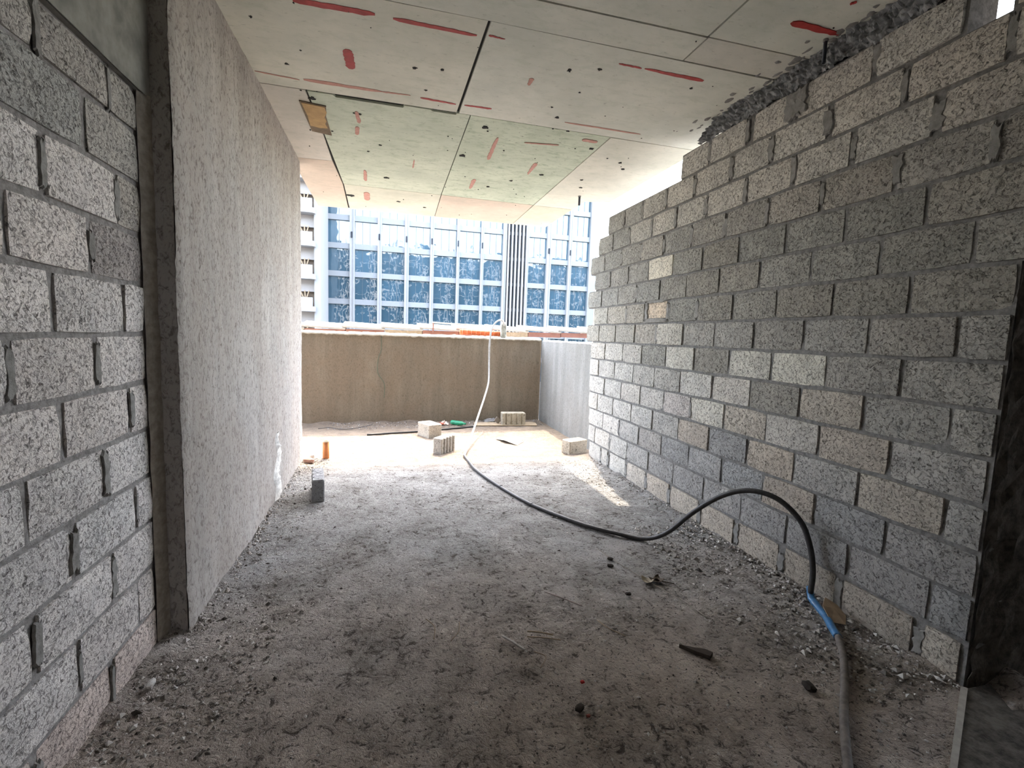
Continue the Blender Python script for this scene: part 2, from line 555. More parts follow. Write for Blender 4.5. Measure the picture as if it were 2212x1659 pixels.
# unseen passage added beyond the door, its open end lets in fill daylight
sw.box(WX+BT+.002, 4.9, DOOR_Y+.02, DOOR_Y+.14, -.1, 3.13)
sw.box(WX+BT+.002, 4.9, -.45, -.33, -.1, 3.13)
sw.box(WX+BT+.002, 4.9, -.45, DOOR_Y+.14, 2.6, 2.7)
sw.box(WX, WX+BT, -2.6, -.33, -.1, 3.13)
sw.box(4.8, 4.9, -.33, .45, -.1, 2.6)  # added partition, narrows the daylight from the open end
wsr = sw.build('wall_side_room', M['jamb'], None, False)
wsr['kind'] = 'structure'
ds = MB()
ds.prism([(2.375, 1.337), (1.60, .90), (2.2, -.32), (4.9, -.32), (4.9, 1.34)], -.02, .022)
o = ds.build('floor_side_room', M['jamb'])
o['kind'] = 'structure'
strip = MB()
strip.prism([(2.372, 1.350), (2.385, 1.332), (1.605, .893), (1.594, .908)], -.01, .028)
strip.build('threshold_edge', plain('pale_threshold_edge', rgb(.42,.39,.34), .9), o)

# ------------------------------------------------------------------ left wall: plastered part
v, f = [], []
Y0, Y1, LX = 2.42, 5.53, -.88
ny, nz = 110, 90
for i in range(ny+1):
    for j in range(nz+1):
        y, z = Y0+(Y1-Y0)*i/ny, -.03+3.18*j/nz
        d = .010*noise.noise(Vector((3, y*1.6, z*1.1)))+.0035*noise.noise(Vector((8, y*14, z*11)))
        if i in (0, ny): d -= .006+.012*abs(noise.noise(Vector((1, 4, z*12))))
        v.append((LX+d, y, z))
for i in range(ny):
    for j in range(nz):
        a = i*(nz+1)+j
        f.append((a, a+nz+1, a+nz+2, a+1))
pl = MB().add(v, f)
pl.box(-1.10, LX-.012, Y0+.002, Y1-.002, -.03, 3.15)
wall_left = pl.build('wall_left', M['plaster'], None, True)
wall_left['kind'] = 'structure'
wall_left['label'] = 'rough grey plastered wall on the left'
for p_ in wall_left.data.polygons:
    if p_.index >= len(f): p_.use_smooth = False
# torn strip of plaster low on the wall
tp = MB()
n, mcol = 34, 7
v2, f2 = [], []
for i in range(n+1):
    z = .01+.56*i/n
    yc = 4.29+.05*math.sin(i*.35)+.05*(z-.2)
    wd = .10*(1-.55*(i/n)**2)
    for j in range(mcol):
        t = j/(mcol-1)*2-1
        x = LX-.004+.030*(1-t*t)*(0.6+.8*noise.noise(Vector((i*.5, j*.9, 3))))
        v2.append((x, yc+wd*t, z))
for i in range(n):
    for j in range(mcol-1):
        a = i*mcol+j
        f2.append((a, a+1, a+mcol+1, a+mcol))
tp.add(v2, f2)
tp.build('torn_plaster', plain('pale_torn_plaster', rgb(.85,.83,.78), .95, .1, 40, .3, .8), wall_left, True)
# ragged plaster foot along the floor
ft = MB()
for i in range(120):
    y = Y0+(Y1-Y0)*i/120+R.uniform(-.02, .02)
    s = R.uniform(.006, .022)
    n = 6
    c0 = Vector((LX+.004+R.random()**2*.05, y, .004))
    ring = [c0+Vector((s*math.cos(a*math.pi/3)*R.uniform(.7, 1.2), 1.7*s*math.sin(a*math.pi/3)*R.uniform(.7, 1.2), -.004)) for a in range(n)]
    ft.add(ring+[c0+Vector((-.003, 0, s*R.uniform(.6, 1.3)))], [(a, (a+1) % n, n) for a in range(n)])
o = ft.build('plaster_crumbs', M['plaster'], wall_left)
o['kind'] = 'stuff'

# ------------------------------------------------------------------ left wall: block part near the camera
NX = -.975
LEFT_JOINTS = {0: [1.99, 1.578], 1: [2.199, 1.798], 2: [2.022, 1.610], 3: [2.207, 1.811], 4: [2.011, 1.610], 5: [2.201, 1.787], 6: [1.993, 1.584],
               7: [2.182, 1.777], 8: [1.981, 1.604], 9: [2.172, 1.771], 10: [1.987], 11: [2.142, 1.766]}
c2 = MB()
c2.box(NX-BT+.012, NX-.015, -2.6, 2.37, -.05, 2.37)
wall_near = c2.build('wall_near_left', mortar_material('pale_mortar', rgb(.36,.345,.335), rgb(.20,.19,.185)))
wall_near['kind'] = 'structure'
wall_near['label'] = 'pale concrete block wall close by on the left'
sm2 = MB()
for k in range(12):
    z0, z1 = -.014+.2009*k, -.014+.2009*(k+1)
    if k == 11: z1 = 2.355
    ys = [2.352] + LEFT_JOINTS[k]
    while ys[-1] > -2.3: ys.append(ys[-1]-.41)
    for i in range(len(ys)-1):
        col = (.68,.64,.615)
        if k == 0: col = (.64,.56,.52)
        if k == 10 and i == 1: col = (.37,.365,.345)
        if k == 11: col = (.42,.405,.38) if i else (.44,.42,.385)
        if k == 8 and i == 0: col = (.36,.34,.33)
        if k in (9, 10) and i == 0: col = (.45,.425,.39)
        if k in (3, 4) and i == 1: col = (.66,.63,.61)
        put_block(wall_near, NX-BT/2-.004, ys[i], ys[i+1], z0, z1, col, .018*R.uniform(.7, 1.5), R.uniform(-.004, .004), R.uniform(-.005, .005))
        if i and ys[i] > .6 and R.random() < .65:
            blob(sm2, ys[i]+R.uniform(-.01, .01), (z0+z1)/2, R.uniform(.010, .026), R.uniform(.05, .09), .0012, 3000+k*20+i, NX-.004, -1)
o = sm2.build('mortar_dab', M['smear'], wall_near)
o['kind'] = 'stuff'
mf = MB()                                     # mortar fillet filling the corner against the plastered wall
v, f = [], []
for i in range(61):
    z = -.02+2.39*i/60
    for j in range(4):
        t = j/3
        v.append((NX-.004+.022*t+.004*noise.noise(Vector((t*4, z*9, 1))), 2.338+.075*t+.006*noise.noise(Vector((t*4, z*7, 6))), z))
for i in range(60):
    for j in range(3):
        a = i*4+j
        f.append((a, a+4, a+5, a+1))
mf.add(v, f)
mf.build('mortar_fillet', plain('tan_mortar_fillet', rgb(.40,.36,.31), .95, .1, 30, .35, .6), wall_near, True)
bmz = MB()
v, f = [], []
for i in range(41):
    for j in range(11):
        y, z = -2.6+(2.42+2.6)*i/40, 2.362+.80*j/10
        v.append((NX+.012+.008*noise.noise(Vector((2, y*3, z*4))), y, z))
for i in range(40):
    for j in range(10):
        a = i*11+j
        f.append((a, a+11, a+12, a+1))
bmz.add(v, f)
bmz.box(NX-.2, NX+.004, -2.6, 2.415, 2.362, 3.15)
o = bmz.build('trim_1', plain('dull_beam_concrete', rgb(.30,.295,.27), .95, .1, 9, .4, .6), None, False)
o['kind'] = 'structure'
o['label'] = 'concrete beam over the near left block wall'

# ------------------------------------------------------------------ floor
v, f = [], []
X0, X1, FY0, FY1 = -3.6, 2.62, -2.7, 7.95
xs = []
x = X0
while x < X1:
    xs.append(x)
    x += .06 if x < -1.05 else .020
xs.append(X1)
ysf = []
y = FY0
while y < FY1:
    ysf.append(y)
    y += .08 if y < .7 else (.018 if y < 4 else .028)
ysf.append(FY1)
for y in ysf:
    for x in xs:
        q = Vector((x, y, 0))
        z = .007*noise.noise(q*2.1)+.005*noise.noise(q*8+Vector((3, 1, 4)))+.0035*noise.noise(q*23)+.0022*noise.noise(q*51)
        if 1.2 < y < 5.4:
            z += .030*max(0, 1-(WX-x)/.30)**2*(0.6+noise.noise(q*5))
            z += .020*max(0, 1-(x-LX)/.16)**2*(0.7+noise.noise(q*6)) if y > 2.4 else .026*max(0, 1-(x-NX)/.25)**2*(0.8+noise.noise(q*6))
        if y > 6.8: z += .05*max(0, (y-7.35)/.4)**1.4*(0.6+noise.noise(q*4))*max(0, min(1, (1.2-x)/1.2))
        v.append((x, y, z))
nxv = len(xs)
for i in range(len(ysf)-1):
    for j in range(nxv-1):
        a = i*nxv+j
        f.append((a, a+1, a+nxv+1, a+nxv))
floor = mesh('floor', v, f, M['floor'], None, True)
floor['kind'] = 'structure'
floor['label'] = 'rough dusty concrete floor strewn with cement crumbs'
under = MB().box(-3.6, 2.60, -2.7, 7.9, -.30, -.06)
under.build('floor_slab', M['slab'], floor)

# ------------------------------------------------------------------ ceiling
CZ = 3.13
cb = MB()
cb.prism([(-1.15, -2.7), (2.66, -2.7), (2.66, 5.70), (2.37, 5.76), (2.365, 7.30), (-.94, 7.32), (-.945, 5.56), (-1.15, 5.5)], CZ+.014, CZ+.17)
ceiling = cb.build('ceiling', M['slab_core'])
ceiling['kind'] = 'structure'
ceiling['label'] = 'concrete ceiling slab with formwork panel marks and red paint lines'
def panel(poly, col, drop=0.0, wear=.35):
    o = MB().prism(poly, CZ-drop, CZ+.016).build('panel', M['ceiling'], ceiling)
    o.color = (*col, wear)
    return o
G = .006
CREAM, MINT, PINK, GREYC = (.75,.74,.655), (.62,.67,.56), (.66,.56,.475), (.75,.755,.685)
def rect(x0, x1, y0, y1): return [(x0+G, y0+G), (x1-G, y0+G), (x1-G, y1-G), (x0+G, y1-G)]
for x0, x1 in ((-1.13, -.12), (-.12, 1.71), (1.71, 2.66)):
    panel(rect(x0, x1, -2.7, -.2), GREYC)
    panel(rect(x0, x1, -.2, 2.50), GREYC, .001)
panel(rect(-1.13, 1.715, 2.50, 2.742), GREYC, .002)
panel(rect(1.715, 2.66, 2.50, 2.745), (.72,.70,.64))
panel([(-.95, 2.75), (.512, 2.735), (.498, 3.868), (-.95, 3.868)], CREAM, .003)
panel([(.530, 2.735), (2.66, 2.755), (2.66, 3.90), (.520, 3.875)], GREYC, .003)
panel([(-.95, 3.884), (-.585, 3.886), (-.56, 4.6), (-.555, 5.355), (-.95, 5.375)], (.72,.68,.62))
panel([(-.95, 5.383), (-.555, 5.362), (-.52, 6.14), (-.545, 7.31), (-.94, 7.31)], PINK)  # pink of this strip stands in for warm light off the sunlit floor
panel([(-.570, 3.892), (-.40, 3.892), (-.38, 3.925), (.10, 3.93), (.11, 3.893), (.30, 3.893), (.32, 3.915), (.500, 3.915), (.505, 3.888), (.606, 3.884), (.620, 6.138), (-.508, 6.118), (-.548, 4.6)], MINT, .001, .75)
panel([(.614, 3.890), (1.803, 3.905), (1.812, 6.158), (.630, 6.142)], (.60,.66,.54), 0, 1.0)
panel([(1.812, 3.908), (2.66, 3.912), (2.66, 5.55), (2.655, 5.69), (2.365, 5.765), (2.36, 6.165), (1.822, 6.160)], CREAM, .001)
panel([(-.506, 6.130), (.622, 6.150), (.650, 7.30), (-.525, 7.31)], (.64,.64,.545))
panel([(.632, 6.152), (1.813, 6.170), (1.826, 7.29), (.658, 7.30)], PINK)
panel([(1.823, 6.172), (2.36, 6.177), (2.36, 7.28), (1.834, 7.29)], (.65,.64,.53))

def stroke(x0, y0, x1, y1, w0, w1, m, seed, name='paint_stroke'):
    rr = random.Random(seed)
    a, b = Vector((x0, y0)), Vector((x1, y1))
    d = (b-a).normalized()
    nrm = Vector((-d.y, d.x))
    n = 14
    L, Rr = [], []
    for i in range(n+1):
        t = i/n
        w = w0+(w1-w0)*t
        w *= (math.sin(math.pi*min(1, max(0, t*5+.25))/2) if t < .15 else 1)*(math.sin(math.pi*min(1, (1-t)*5+.25)/2) if t > .85 else 1)
        c = a+(b-a)*t+nrm*rr.uniform(-.002, .002)
        L.append(c+nrm*w*.5*rr.uniform(.85, 1.1))
        Rr.append(c-nrm*w*.5*rr.uniform(.85, 1.1))
    poly = [(q.x, q.y) for q in L+Rr[::-1]]
    return MB().prism(poly, CZ-.0052, CZ-.0005).build(name, m, ceiling)
RP, FP = M['red_paint'], M['faint_paint']
for i, (a, b, c, d, w0, w1, m) in enumerate([
    (-.49, 2.885, -.08, 2.868, .045, .045, RP), (.015, 2.874, .476, 2.880, .036, .028, RP), (.541, 2.858, .637, 2.863, .018, .006, RP),
    (-.250, 3.255, -.244, 3.480, .062, .056, RP), (-.868, 3.713, -.596, 3.737, .014, .012, FP), (-.568, 3.724, -.05, 3.722, .048, .030, FP), (-.05, 3.722, .146, 3.712, .022, .010, FP),
    (.216, 3.723, .476, 3.737, .026, .018, RP), (.537, 3.731, .742, 3.721, .018, .026, RP), (1.363, 2.884, 1.52, 2.886, .014, .018, RP), (1.54, 2.884, 1.968, 2.892, .020, .040, RP),
    (1.338, 3.753, 2.0, 3.757, .020, .020, FP), (2.041, 2.258, 2.36, 2.262, .052, .030, RP), (2.196, 2.062, 2.214, 2.040, .016, .016, RP),
    (-.247, 4.111, -.238, 4.322, .03, .03, FP), (-.257, 4.403, -.271, 4.574, .034, .034, FP), (-.246, 5.521, -.253, 5.896, .03, .04, FP), (-.261, 6.37, -.27, 6.742, .07, .07, FP),
    (.242, 5.027, .241, 5.264, .012, .016, FP), (.903, 4.227, .928, 4.761, .026, .04, FP), (.907, 3.215, .909, 3.307, .035, .02, FP), (1.395, 4.693, 1.409, 5.033, .05, .02, FP),
    (.909, 5.4, .917, 5.751, .05, .03, FP), (1.15, 4.25, 1.45, 4.20, .02, .02, FP), (1.60, 4.02, 1.74, 4.03, .05, .05, FP), (1.20, 2.10, 1.42, 2.09, .05, .04, FP)]):
    stroke(a, b, c, d, w0, w1, m, 40+i)
# torn patch of orange form ply still stuck to the slab
pp = MB().prism([(-.653, 4.06), (-.466, 4.09), (-.489, 4.295), (-.488, 4.405), (-.485, 4.66), (-.64, 4.615)], CZ-.009, CZ+.002).build('plywood_patch', M['plywood_edge'], ceiling)
MB().prism([(-.640, 4.075), (-.480, 4.10), (-.475, 4.20), (-.500, 4.28), (-.495, 4.36), (-.512, 4.42), (-.500, 4.50), (-.56, 4.515), (-.635, 4.49), (-.628, 4.30)], CZ-.012, CZ-.004).build('plywood_face', M['plywood'], pp)
pits = MB()
pit_list = [(.155, 3.335, .028), (.33, 3.30, .024), (.245, 3.60, .016), (-.64, 3.55, .02), (1.10, 3.05, .03), (1.16, 3.55, .014), (1.25, 3.69, .03), (1.95, 3.0, .02), (1.28, 2.98, .022), (.76, 4.06, .05), (-.22, 4.15, .016),
            (-.08, 4.75, .02), (-.19, 4.95, .02), (-.02, 5.7, .05), (.12, 6.65, .035), (.47, 6.82, .03), (-.47, 6.6, .07), (1.75, 4.18, .03), (1.30, 5.3, .03), (.68, 4.75, .05), (1.55, 5.0, .03), (2.15, 4.4, .03), (2.25, 4.55, .03), (2.1, 5.25, .03), (1.42, 3.9, .02), (1.1, 5.6, .03), (2.0, 5.0, .025), (-.74, 3.1, .016), (-.78, 2.95, .018), (-.55, 4.0, .04)]
for i in range(60): pit_list.append((R.uniform(-.8, 2.3), R.uniform(1.9, 7.1), R.uniform(.004, .012)))
for i, (a, b, s) in enumerate(pit_list):
    n = 11
    poly = [(a+s*.8*math.cos(2*math.pi*q/n)*R.uniform(.3, 1.15), b+s*.75*math.sin(2*math.pi*q/n)*R.uniform(.3, 1.15)) for q in range(n)]
    pits.prism(poly, CZ-.0058, CZ-.0005)
o = pits.build('pit_mark', M['black'], ceiling)
o['kind'] = 'stuff'

# two stubs of dark conduit hanging from the slab
def stub(x, y, L, r, label):
    e = empty('conduit_stub', (x, y, CZ))
    MB().lathe([(r, .012), (r, -L), (r*.72, -L), (r*.72, -L+.03)], 14).build('pipe', plain('black_conduit', rgb(.03,.035,.05), .4, .4), e, True)
    MB().lathe([(r*1.45, .010), (r*1.35, -.012), (r, -.014)], 14).build('collar', M['smear'], e, True)
    tag(e, label, 'pipe')
stub(2.33, 2.32, .125, .010, 'black conduit stub hanging from the ceiling above the right block wall')
stub(2.209, 5.556, .11, .013, 'black conduit stub hanging at the far outer corner of the ceiling')

# ------------------------------------------------------------------ rear of the room (behind the viewpoint)
bk = MB()
bk.box(-1.2, 2.58, -2.75, -2.6, -.1, 3.14)
o = bk.build('wall_back', M['jamb'])
o['kind'] = 'structure'

# ------------------------------------------------------------------ parapets round the terrace
def parapet(name, a, b, thick, top, m, label, seed):
    a, b = Vector(a), Vector(b)
    d = (b-a).normalized()
    nrm = Vector((-d.y, d.x))           # outward
    L = (b-a).length
    n, nz = int(L/.05), 26
    v, f = [], []
    for i in range(n+1):
        t = i/n
        c = a+(b-a)*t
        zt = top+.010*noise.noise(Vector((t*L*3, seed, 0)))+.012*noise.noise(Vector((t*L*14, seed, 3)))
        for j in range(nz+1):
            z = -.1+(zt+.1)*j/nz
            dd = .006*noise.noise(Vector((t*L*1.5, z*2, seed)))
            v.append((c.x-nrm.x*dd, c.y-nrm.y*dd, z))
        q = c+nrm*thick
        v.append((c.x+nrm.x*thick*.5, c.y+nrm.y*thick*.5, zt+.02+.012*noise.noise(Vector((t*L*9, seed, 8)))))
        v.append((q.x, q.y, zt+.012))
        v.append((q.x, q.y, -.1))
    w = nz+4
    for i in range(n):
        for j in range(w-1):
            k = i*w+j
            f.append((k, k+w, k+w+1, k+1))
    f.append(tuple(range(w)))
    f.append(tuple(n*w+w-1-q for q in range(w)))
    o = mesh(name, v, f, m, None, False)
    o['kind'] = 'structure'
    o['label'] = label
    return o
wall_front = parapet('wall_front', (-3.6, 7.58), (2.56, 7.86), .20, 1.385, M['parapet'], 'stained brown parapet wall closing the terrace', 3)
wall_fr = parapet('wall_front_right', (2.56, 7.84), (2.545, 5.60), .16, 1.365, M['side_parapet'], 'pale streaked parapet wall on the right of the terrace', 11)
# broken cream mortar cap along the parapet top
cap = MB()
n = 170
v, f = [], []
for i in range(n+1):
    t = i/n
    x = -3.4+5.95*t
    yb = 7.58+.28*(x+3.6)/6.16
    hi = 1.405+.012*noise.noise(Vector((x*5, 0, 1)))+.012*noise.noise(Vector((x*19, 0, 1)))
    lo = 1.372+.013*noise.noise(Vector((x*11, 3, 1)))+.010*noise.noise(Vector((x*30, 3, 1)))
    v += [(x, yb-.004, lo-.01), (x, yb-.016, lo), (x, yb-.010, (lo+hi)/2), (x, yb+.03, hi), (x, yb+.21, hi+.01)]
for i in range(n):
    for j in range(4):
        a = i*5+j
        f.append((a, a+5, a+6, a+1))
cap.add(v, f)
cap.build('mortar_cap', plain('cream_mortar_cap', rgb(.66,.63,.55), .95, .1, 18, .3, .5), wall_front, True)

# ------------------------------------------------------------------ loose concrete blocks on the terrace floor
def loose_block(name, loc, ang, L, Wd, H, grooves, col, label, group, side=-1):
    """L along local x, Wd along local y; grooves cut in the long side given"""
    e = empty(name, loc, ang)
    poly = []
    bev = .008
    hx, hy = L/2, Wd/2
    gs = []
    if grooves:
        for g in range(grooves):
            gs.append(-hx+L*(g+.75)/(grooves+.5))
    def line(y, xs_):
        return [(x_, y) for x_ in xs_]
    low = [(-hx+bev, -hy)]
    if side == -1:
        for g in gs: low += [(g-.014, -hy), (g-.007, -hy+.016), (g+.007, -hy+.016), (g+.014, -hy)]
    low += [(hx-bev, -hy), (hx, -hy+bev), (hx, hy-bev), (hx-bev, hy)]
    if side == 1:
        for g in reversed(gs): low += [(g+.014, hy), (g+.007, hy-.016), (g-.007, hy-.016), (g-.014, hy)]
    low += [(-hx+bev, hy), (-hx, hy-bev), (-hx, -hy+bev)]
    n = len(low)
    k = 1-.010/max(hx, hy)
    v = [(x_, y_, .0) for x_, y_ in low]+[(x_, y_, H-.008) for x_, y_ in low]+[(x_*(1-.008/hx), y_*(1-.008/hy), H) for x_, y_ in low]
    v = [(a+R.uniform(-.001, .001), b+R.uniform(-.001, .001), c) for a, b, c in v]
    f = [tuple(range(n-1, -1, -1)), tuple(range(2*n, 3*n))]
    for r_ in range(2):
        f += [(r_*n+i, r_*n+(i+1) % n, (r_+1)*n+(i+1) % n, (r_+1)*n+i) for i in range(n)]
    o = mesh('block_body', v, f, M['block'], e)
    o.color = (*col, 1)
    tag(e, label, 'block', group)
    return e
GB = 'loose concrete blocks on the terrace'
e = loose_block('concrete_block', (.585, 6.70, .0), math.radians(-65), .32, .20, .185, 0, (.60,.55,.47), 'smooth cream block with a dark scrap on top, left of the grooved block', GB)
sc = MB().prism([(-.13, -.06), (-.02, -.075), (.03, .0), (-.03, .06), (-.10, .05)], .186, .192)
sc.build('scrap', plain('dark_scrap', rgb(.16,.17,.20), .6), e)
loose_block('concrete_block', (.685, 5.775, .0), math.radians(51), .30, .125, .19, 4, (.56,.52,.46), 'cream block with four vertical grooves standing in the sun', GB)
loose_block('concrete_block', (1.988, 7.44, .012), math.radians(-2), .385, .16, .19, 4, (.62,.57,.46), 'grooved cream block on a plank against the parapet', GB)
loose_block('concrete_block', (2.305, 5.565, .0), math.radians(20), .29, .16, .165, 0, (.60,.53,.43), 'cream block at the foot of the right wall end', GB)
loose_block('concrete_block', (-.572, 4.34, .0), math.radians(98), .385, .098, .19, 3, (.40,.41,.43), 'dark grey block standing alone in the shade beside the plastered wall', GB, 1)

# ------------------------------------------------------------------ small things on the terrace
e = empty('clay_pipe', (-.652, 5.604, .0))
MB().lathe([(.036, 0), (.036, .2), (.028, .2), (.028, .02), (0, .02)], 22).build('pipe_wall', plain('orange_clay', rgb(.62,.24,.09), .8, .2, 20), e, True)
MB().lathe([(.0365, .186), (.037, .202), (.027, .202), (.027, .19)], 22).build('dusty_rim', plain('pale_clay_rim', rgb(.70,.52,.36), .9, .2, 30), e, True)
tag(e, 'upright orange clay pipe stub on the sunlit floor', 'pipe')

def chunk(name, loc, dims, m, label, cat, seed, rot=0, group=None, sub=2, jit=.22):
    bm = bmesh.new()
    bmesh.ops.create_icosphere(bm, subdivisions=sub, radius=1)
    for vv in bm.verts:
        d = 1+jit*noise.noise(vv.co*1.7+Vector((seed*3.1, seed, 2)))+jit*.5*noise.noise(vv.co*4+Vector((seed, 1, 2)))
        k = max(abs(vv.co.x), abs(vv.co.y), abs(vv.co.z))
        bx = vv.co/k
        vv.co = (vv.co*.45+bx*.45)*d
        vv.co = Vector((vv.co.x*dims[0]/2, vv.co.y*dims[1]/2, (vv.co.z+.9)*dims[2]/2))
    me = bpy.data.meshes.new(name)
    bm.to_mesh(me); bm.free()
    me.materials.append(m)
    o = obj(name, me, None, loc, (0, 0, rot))
    return tag(o, label, cat, group)
chunk('brick_fragment', (-.80, 5.41, 0), (.125, .07, .065), plain('pink_brick', rgb(.50,.31,.25), .9, .1), 'pinkish brown brick fragment at the foot of the plastered wall end', 'brick', 1, -.35, jit=.10)
chunk('mortar_lump', (-.80, 5.58, 0), (.07, .06, .07), plain('white_mortar', rgb(.75,.72,.68), .9, .1), 'white mortar lump behind the pinkish brick fragment', 'rubble', 2)

# green bottle
e = empty('plastic_bottle', (1.09, 7.42, .042))
e.rotation_euler = (0, math.radians(90), math.radians(-39))
gp = NT('green_plastic')
gp.b.inputs['Transmission Weight'].default_value = .35
gp.fin(rgb(.03,.42,.22), .3, None, .5)
prof = [(0, -.125), (.028, -.125), (.034, -.11), (.034, -.06), (.030, -.05), (.034, -.04), (.034, .02), (.030, .03), (.034, .04), (.030, .075), (.014, .105), (.014, .125), (0, .125)]
MB().lathe(prof, 18).build('bottle_body', gp.m, e, True)
MB().lathe([(0, .138), (.016, .138), (.016, .112), (.013, .112)], 16).build('cap', plain('bottle_cap', rgb(.05,.35,.2), .5), e, True)
tag(e, 'crushed green plastic bottle lying by the parapet', 'bottle')

def cloth(name, loc, sx, sy, h, m, label, seed, cat='rag'):
    n = 22
    v, f = [], []
    for i in range(n+1):
        for j in range(n+1):
            a, b = i/n*2-1, j/n*2-1
            rr_ = math.sqrt(a*a+b*b)
            w = 1+.25*noise.noise(Vector((a*2, b*2, seed)))
            z = h*max(0, 1-rr_*.8)*(0.55+.9*abs(noise.noise(Vector((a*3, b*3, seed+5)))))+.012*abs(noise.noise(Vector((a*6, b*6, seed))))+.004
            v.append((a*sx*w, b*sy*w, z))
    for i in range(n):
        for j in range(n):
            k = i*(n+1)+j
            f.append((k, k+n+1, k+n+2, k+1))
    o = mesh(name, v, f, m, None, True, loc)
    sm = o.modifiers.new('thickness', 'SOLIDIFY'); sm.thickness = .004
    return tag(o, label, cat)
rg = NT('red_white_rag')
rn = rg.noise(rg.pos(), 14, 2)
rg.fin(rg.mix(rg.ramp(rn, .5, .56), rgb(.62,.55,.48), rgb(.40,.12,.08)), .9)
cloth('rag', (.87, 7.50, .0), .085, .06, .075, rg.m, 'crumpled red and white rag beside the green bottle', 4)
cloth('rag', (1.70, 7.70, .004), .14, .07, .09, plain('grey_sacking', rgb(.30,.29,.28), .9, .1, 20), 'crumpled grey sacking left of the block on the plank', 9)
o = MB().box(-.04, .04, -.006, .006, 0, .10).build('wood_sliver', plain('grey_wood', rgb(.30,.27,.24), .8), None, False, (1.78, 7.50, .012))
o.rotation_euler = (0, -.9, .3)
o.location.z = .035
tag(o, 'short dark sliver leaning on the block on the plank', 'sliver')
e = MB().prism([(1.35, 7.36), (1.80, 7.33), (2.36, 7.30), (2.40, 7.52), (2.36, 7.60), (1.37, 7.62)], .002, .014).build('plank', plain('weathered_plank', rgb(.48,.38,.26), .8, .2, 14), None)
tag(e, 'weathered plank lying under the block by the parapet', 'plank')
o = MB().tube(spline([(-.257, 6.783, .012), (.10, 6.87, .012), (.456, 6.945, .014), (.767, 7.055, .013), (1.1, 7.18, .012), (1.345, 7.27, .012)], 6), .012, 8).build('black_rod', plain('black_rod', rgb(.03,.03,.03), .5), None, True)
tag(o, 'long black rod lying across the floor in front of the parapet', 'rod')
cd = MB()
cd.add([(1.47, 6.38, .010), (1.535, 6.16, .040), (1.67, 5.99, .008), (1.81, 6.18, .010), (1.70, 6.26, .036), (1.64, 6.42, .010)],
       [(0, 1, 4, 5), (1, 2, 3, 4)])
o = cd.build('cardboard_sheet', plain('pale_cardboard', rgb(.66,.60,.50), .8), None)
o.modifiers.new('thickness', 'SOLIDIFY').thickness = .006
tag(o, 'buckled pale cardboard sheet on the sunlit floor', 'cardboard')
o = MB().tube(spline([(-.95, 7.27, .012), (-.80, 7.29, .02), (-.643, 7.198, .014), (-.50, 7.20, .016), (-.361, 7.279, .022), (-.20, 7.33, .05)], 6), .005, 6).build('wire', M['hose_dark'], None, True)
tag(o, 'thin dark wire trailing below the parapet at the left', 'wire')
o = MB().tube(spline([(-.09, 7.738, 1.38), (-.09, 7.715, 1.15), (-.13, 7.715, 1.02), (-.14, 7.718, .80), (-.04, 7.715, .62), (-.04, 7.722, .40)], 6), .004, 6).build('string', plain('green_grey_string', rgb(.12,.18,.13), .8), None, True)
tag(o, 'thin greenish string hanging down the parapet', 'string')

# ------------------------------------------------------------------ hose
e = empty('hose', (0.888, 5.472, 0))
def hpart(name, pts, r, m, sub=8, flat=1.0, seg=12):
    P_ = spline(pts, sub)
    q = [p-Vector((.888, 5.472, 0)) for p in P_]
    return MB().tube(q, r, seg, flat).build(name, m, e, True)
upper = [(1.90, 7.93, 1.52), (1.882, 7.84, 1.62), (1.84, 7.76, 1.672), (1.767, 7.70, 1.681), (1.678, 7.66, 1.616), (1.621, 7.63, 1.48), (1.60, 7.62, 1.279), (1.596, 7.60, 1.018), (1.58, 7.5, .763), (1.548, 7.4, .647), (1.434, 7.1, .481), (1.285, 6.7, .313), (1.085, 6.1, .140), (.951, 5.7, .045), (.888, 5.472, .020)]
hpart('hose_run', upper, .0135, M['hose_pale'])
lower = [(.888, 5.472, .020), (.902, 5.158, .017), (.923, 4.846, .017), (1.043, 4.289, .017), (1.205, 3.767, .018), (1.444, 3.323, .018), (1.644, 3.097, .018), (1.794, 2.963, .022), (1.887, 2.825, .118), (1.986, 2.677, .32), (2.079, 2.538, .47), (2.168, 2.406, .543), (2.254, 2.278, .53), (2.322, 2.171, .433), (2.345, 2.112, .305), (2.342, 2.075, .172), (2.318, 2.055, .055)]
hpart('hose_run', lower, .0155, M['hose_dark'])
near = [(2.155, 1.737, .028), (2.043, 1.609, .024), (1.86, 1.445, .022), (1.719, 1.326, .022), (1.546, 1.162, .022), (1.35, .95, .022), (1.2, .5, .022)]
hpart('hose_run', near, .0160, M['hose_dusty'])
hpart('tape_wrap', [(2.330, 2.075, .085), (2.312, 2.040, .040), (2.285, 1.975, .030), (2.240, 1.876, .028), (2.19, 1.80, .028), (2.150, 1.732, .028)], [.019]*8+[.021, .022, .021, .020, .021, .023, .022, .021]+[.020]*25, M['tape'], 8, .8)
for t_, nm in (((1.205, 3.767), 'wire_tie'), ((1.05, 4.27), 'wire_tie')):
    ring = [(t_[0]-.888+.0165*math.cos(a*math.pi/6), t_[1]-5.472-.006+.002*a, .018+.0165*math.sin(a*math.pi/6)) for a in range(13)]
    MB().tube(ring, .003, 6).build(nm, M['black'], e, True)
tag(e, 'long hose hooked over the parapet, snaking across the floor and arching by the right wall', 'hose')
# concrete stub on the parapet that carries the hose
e = chunk('concrete_stub', (1.885, 7.90, 1.39), (.11, .12, .30), plain('greenish_concrete', rgb(.48,.49,.43), .95, .1, 20, .4, .6), 'ragged upright concrete stub on the parapet holding the hose', 'stub', 6, 0, sub=3, jit=.16)

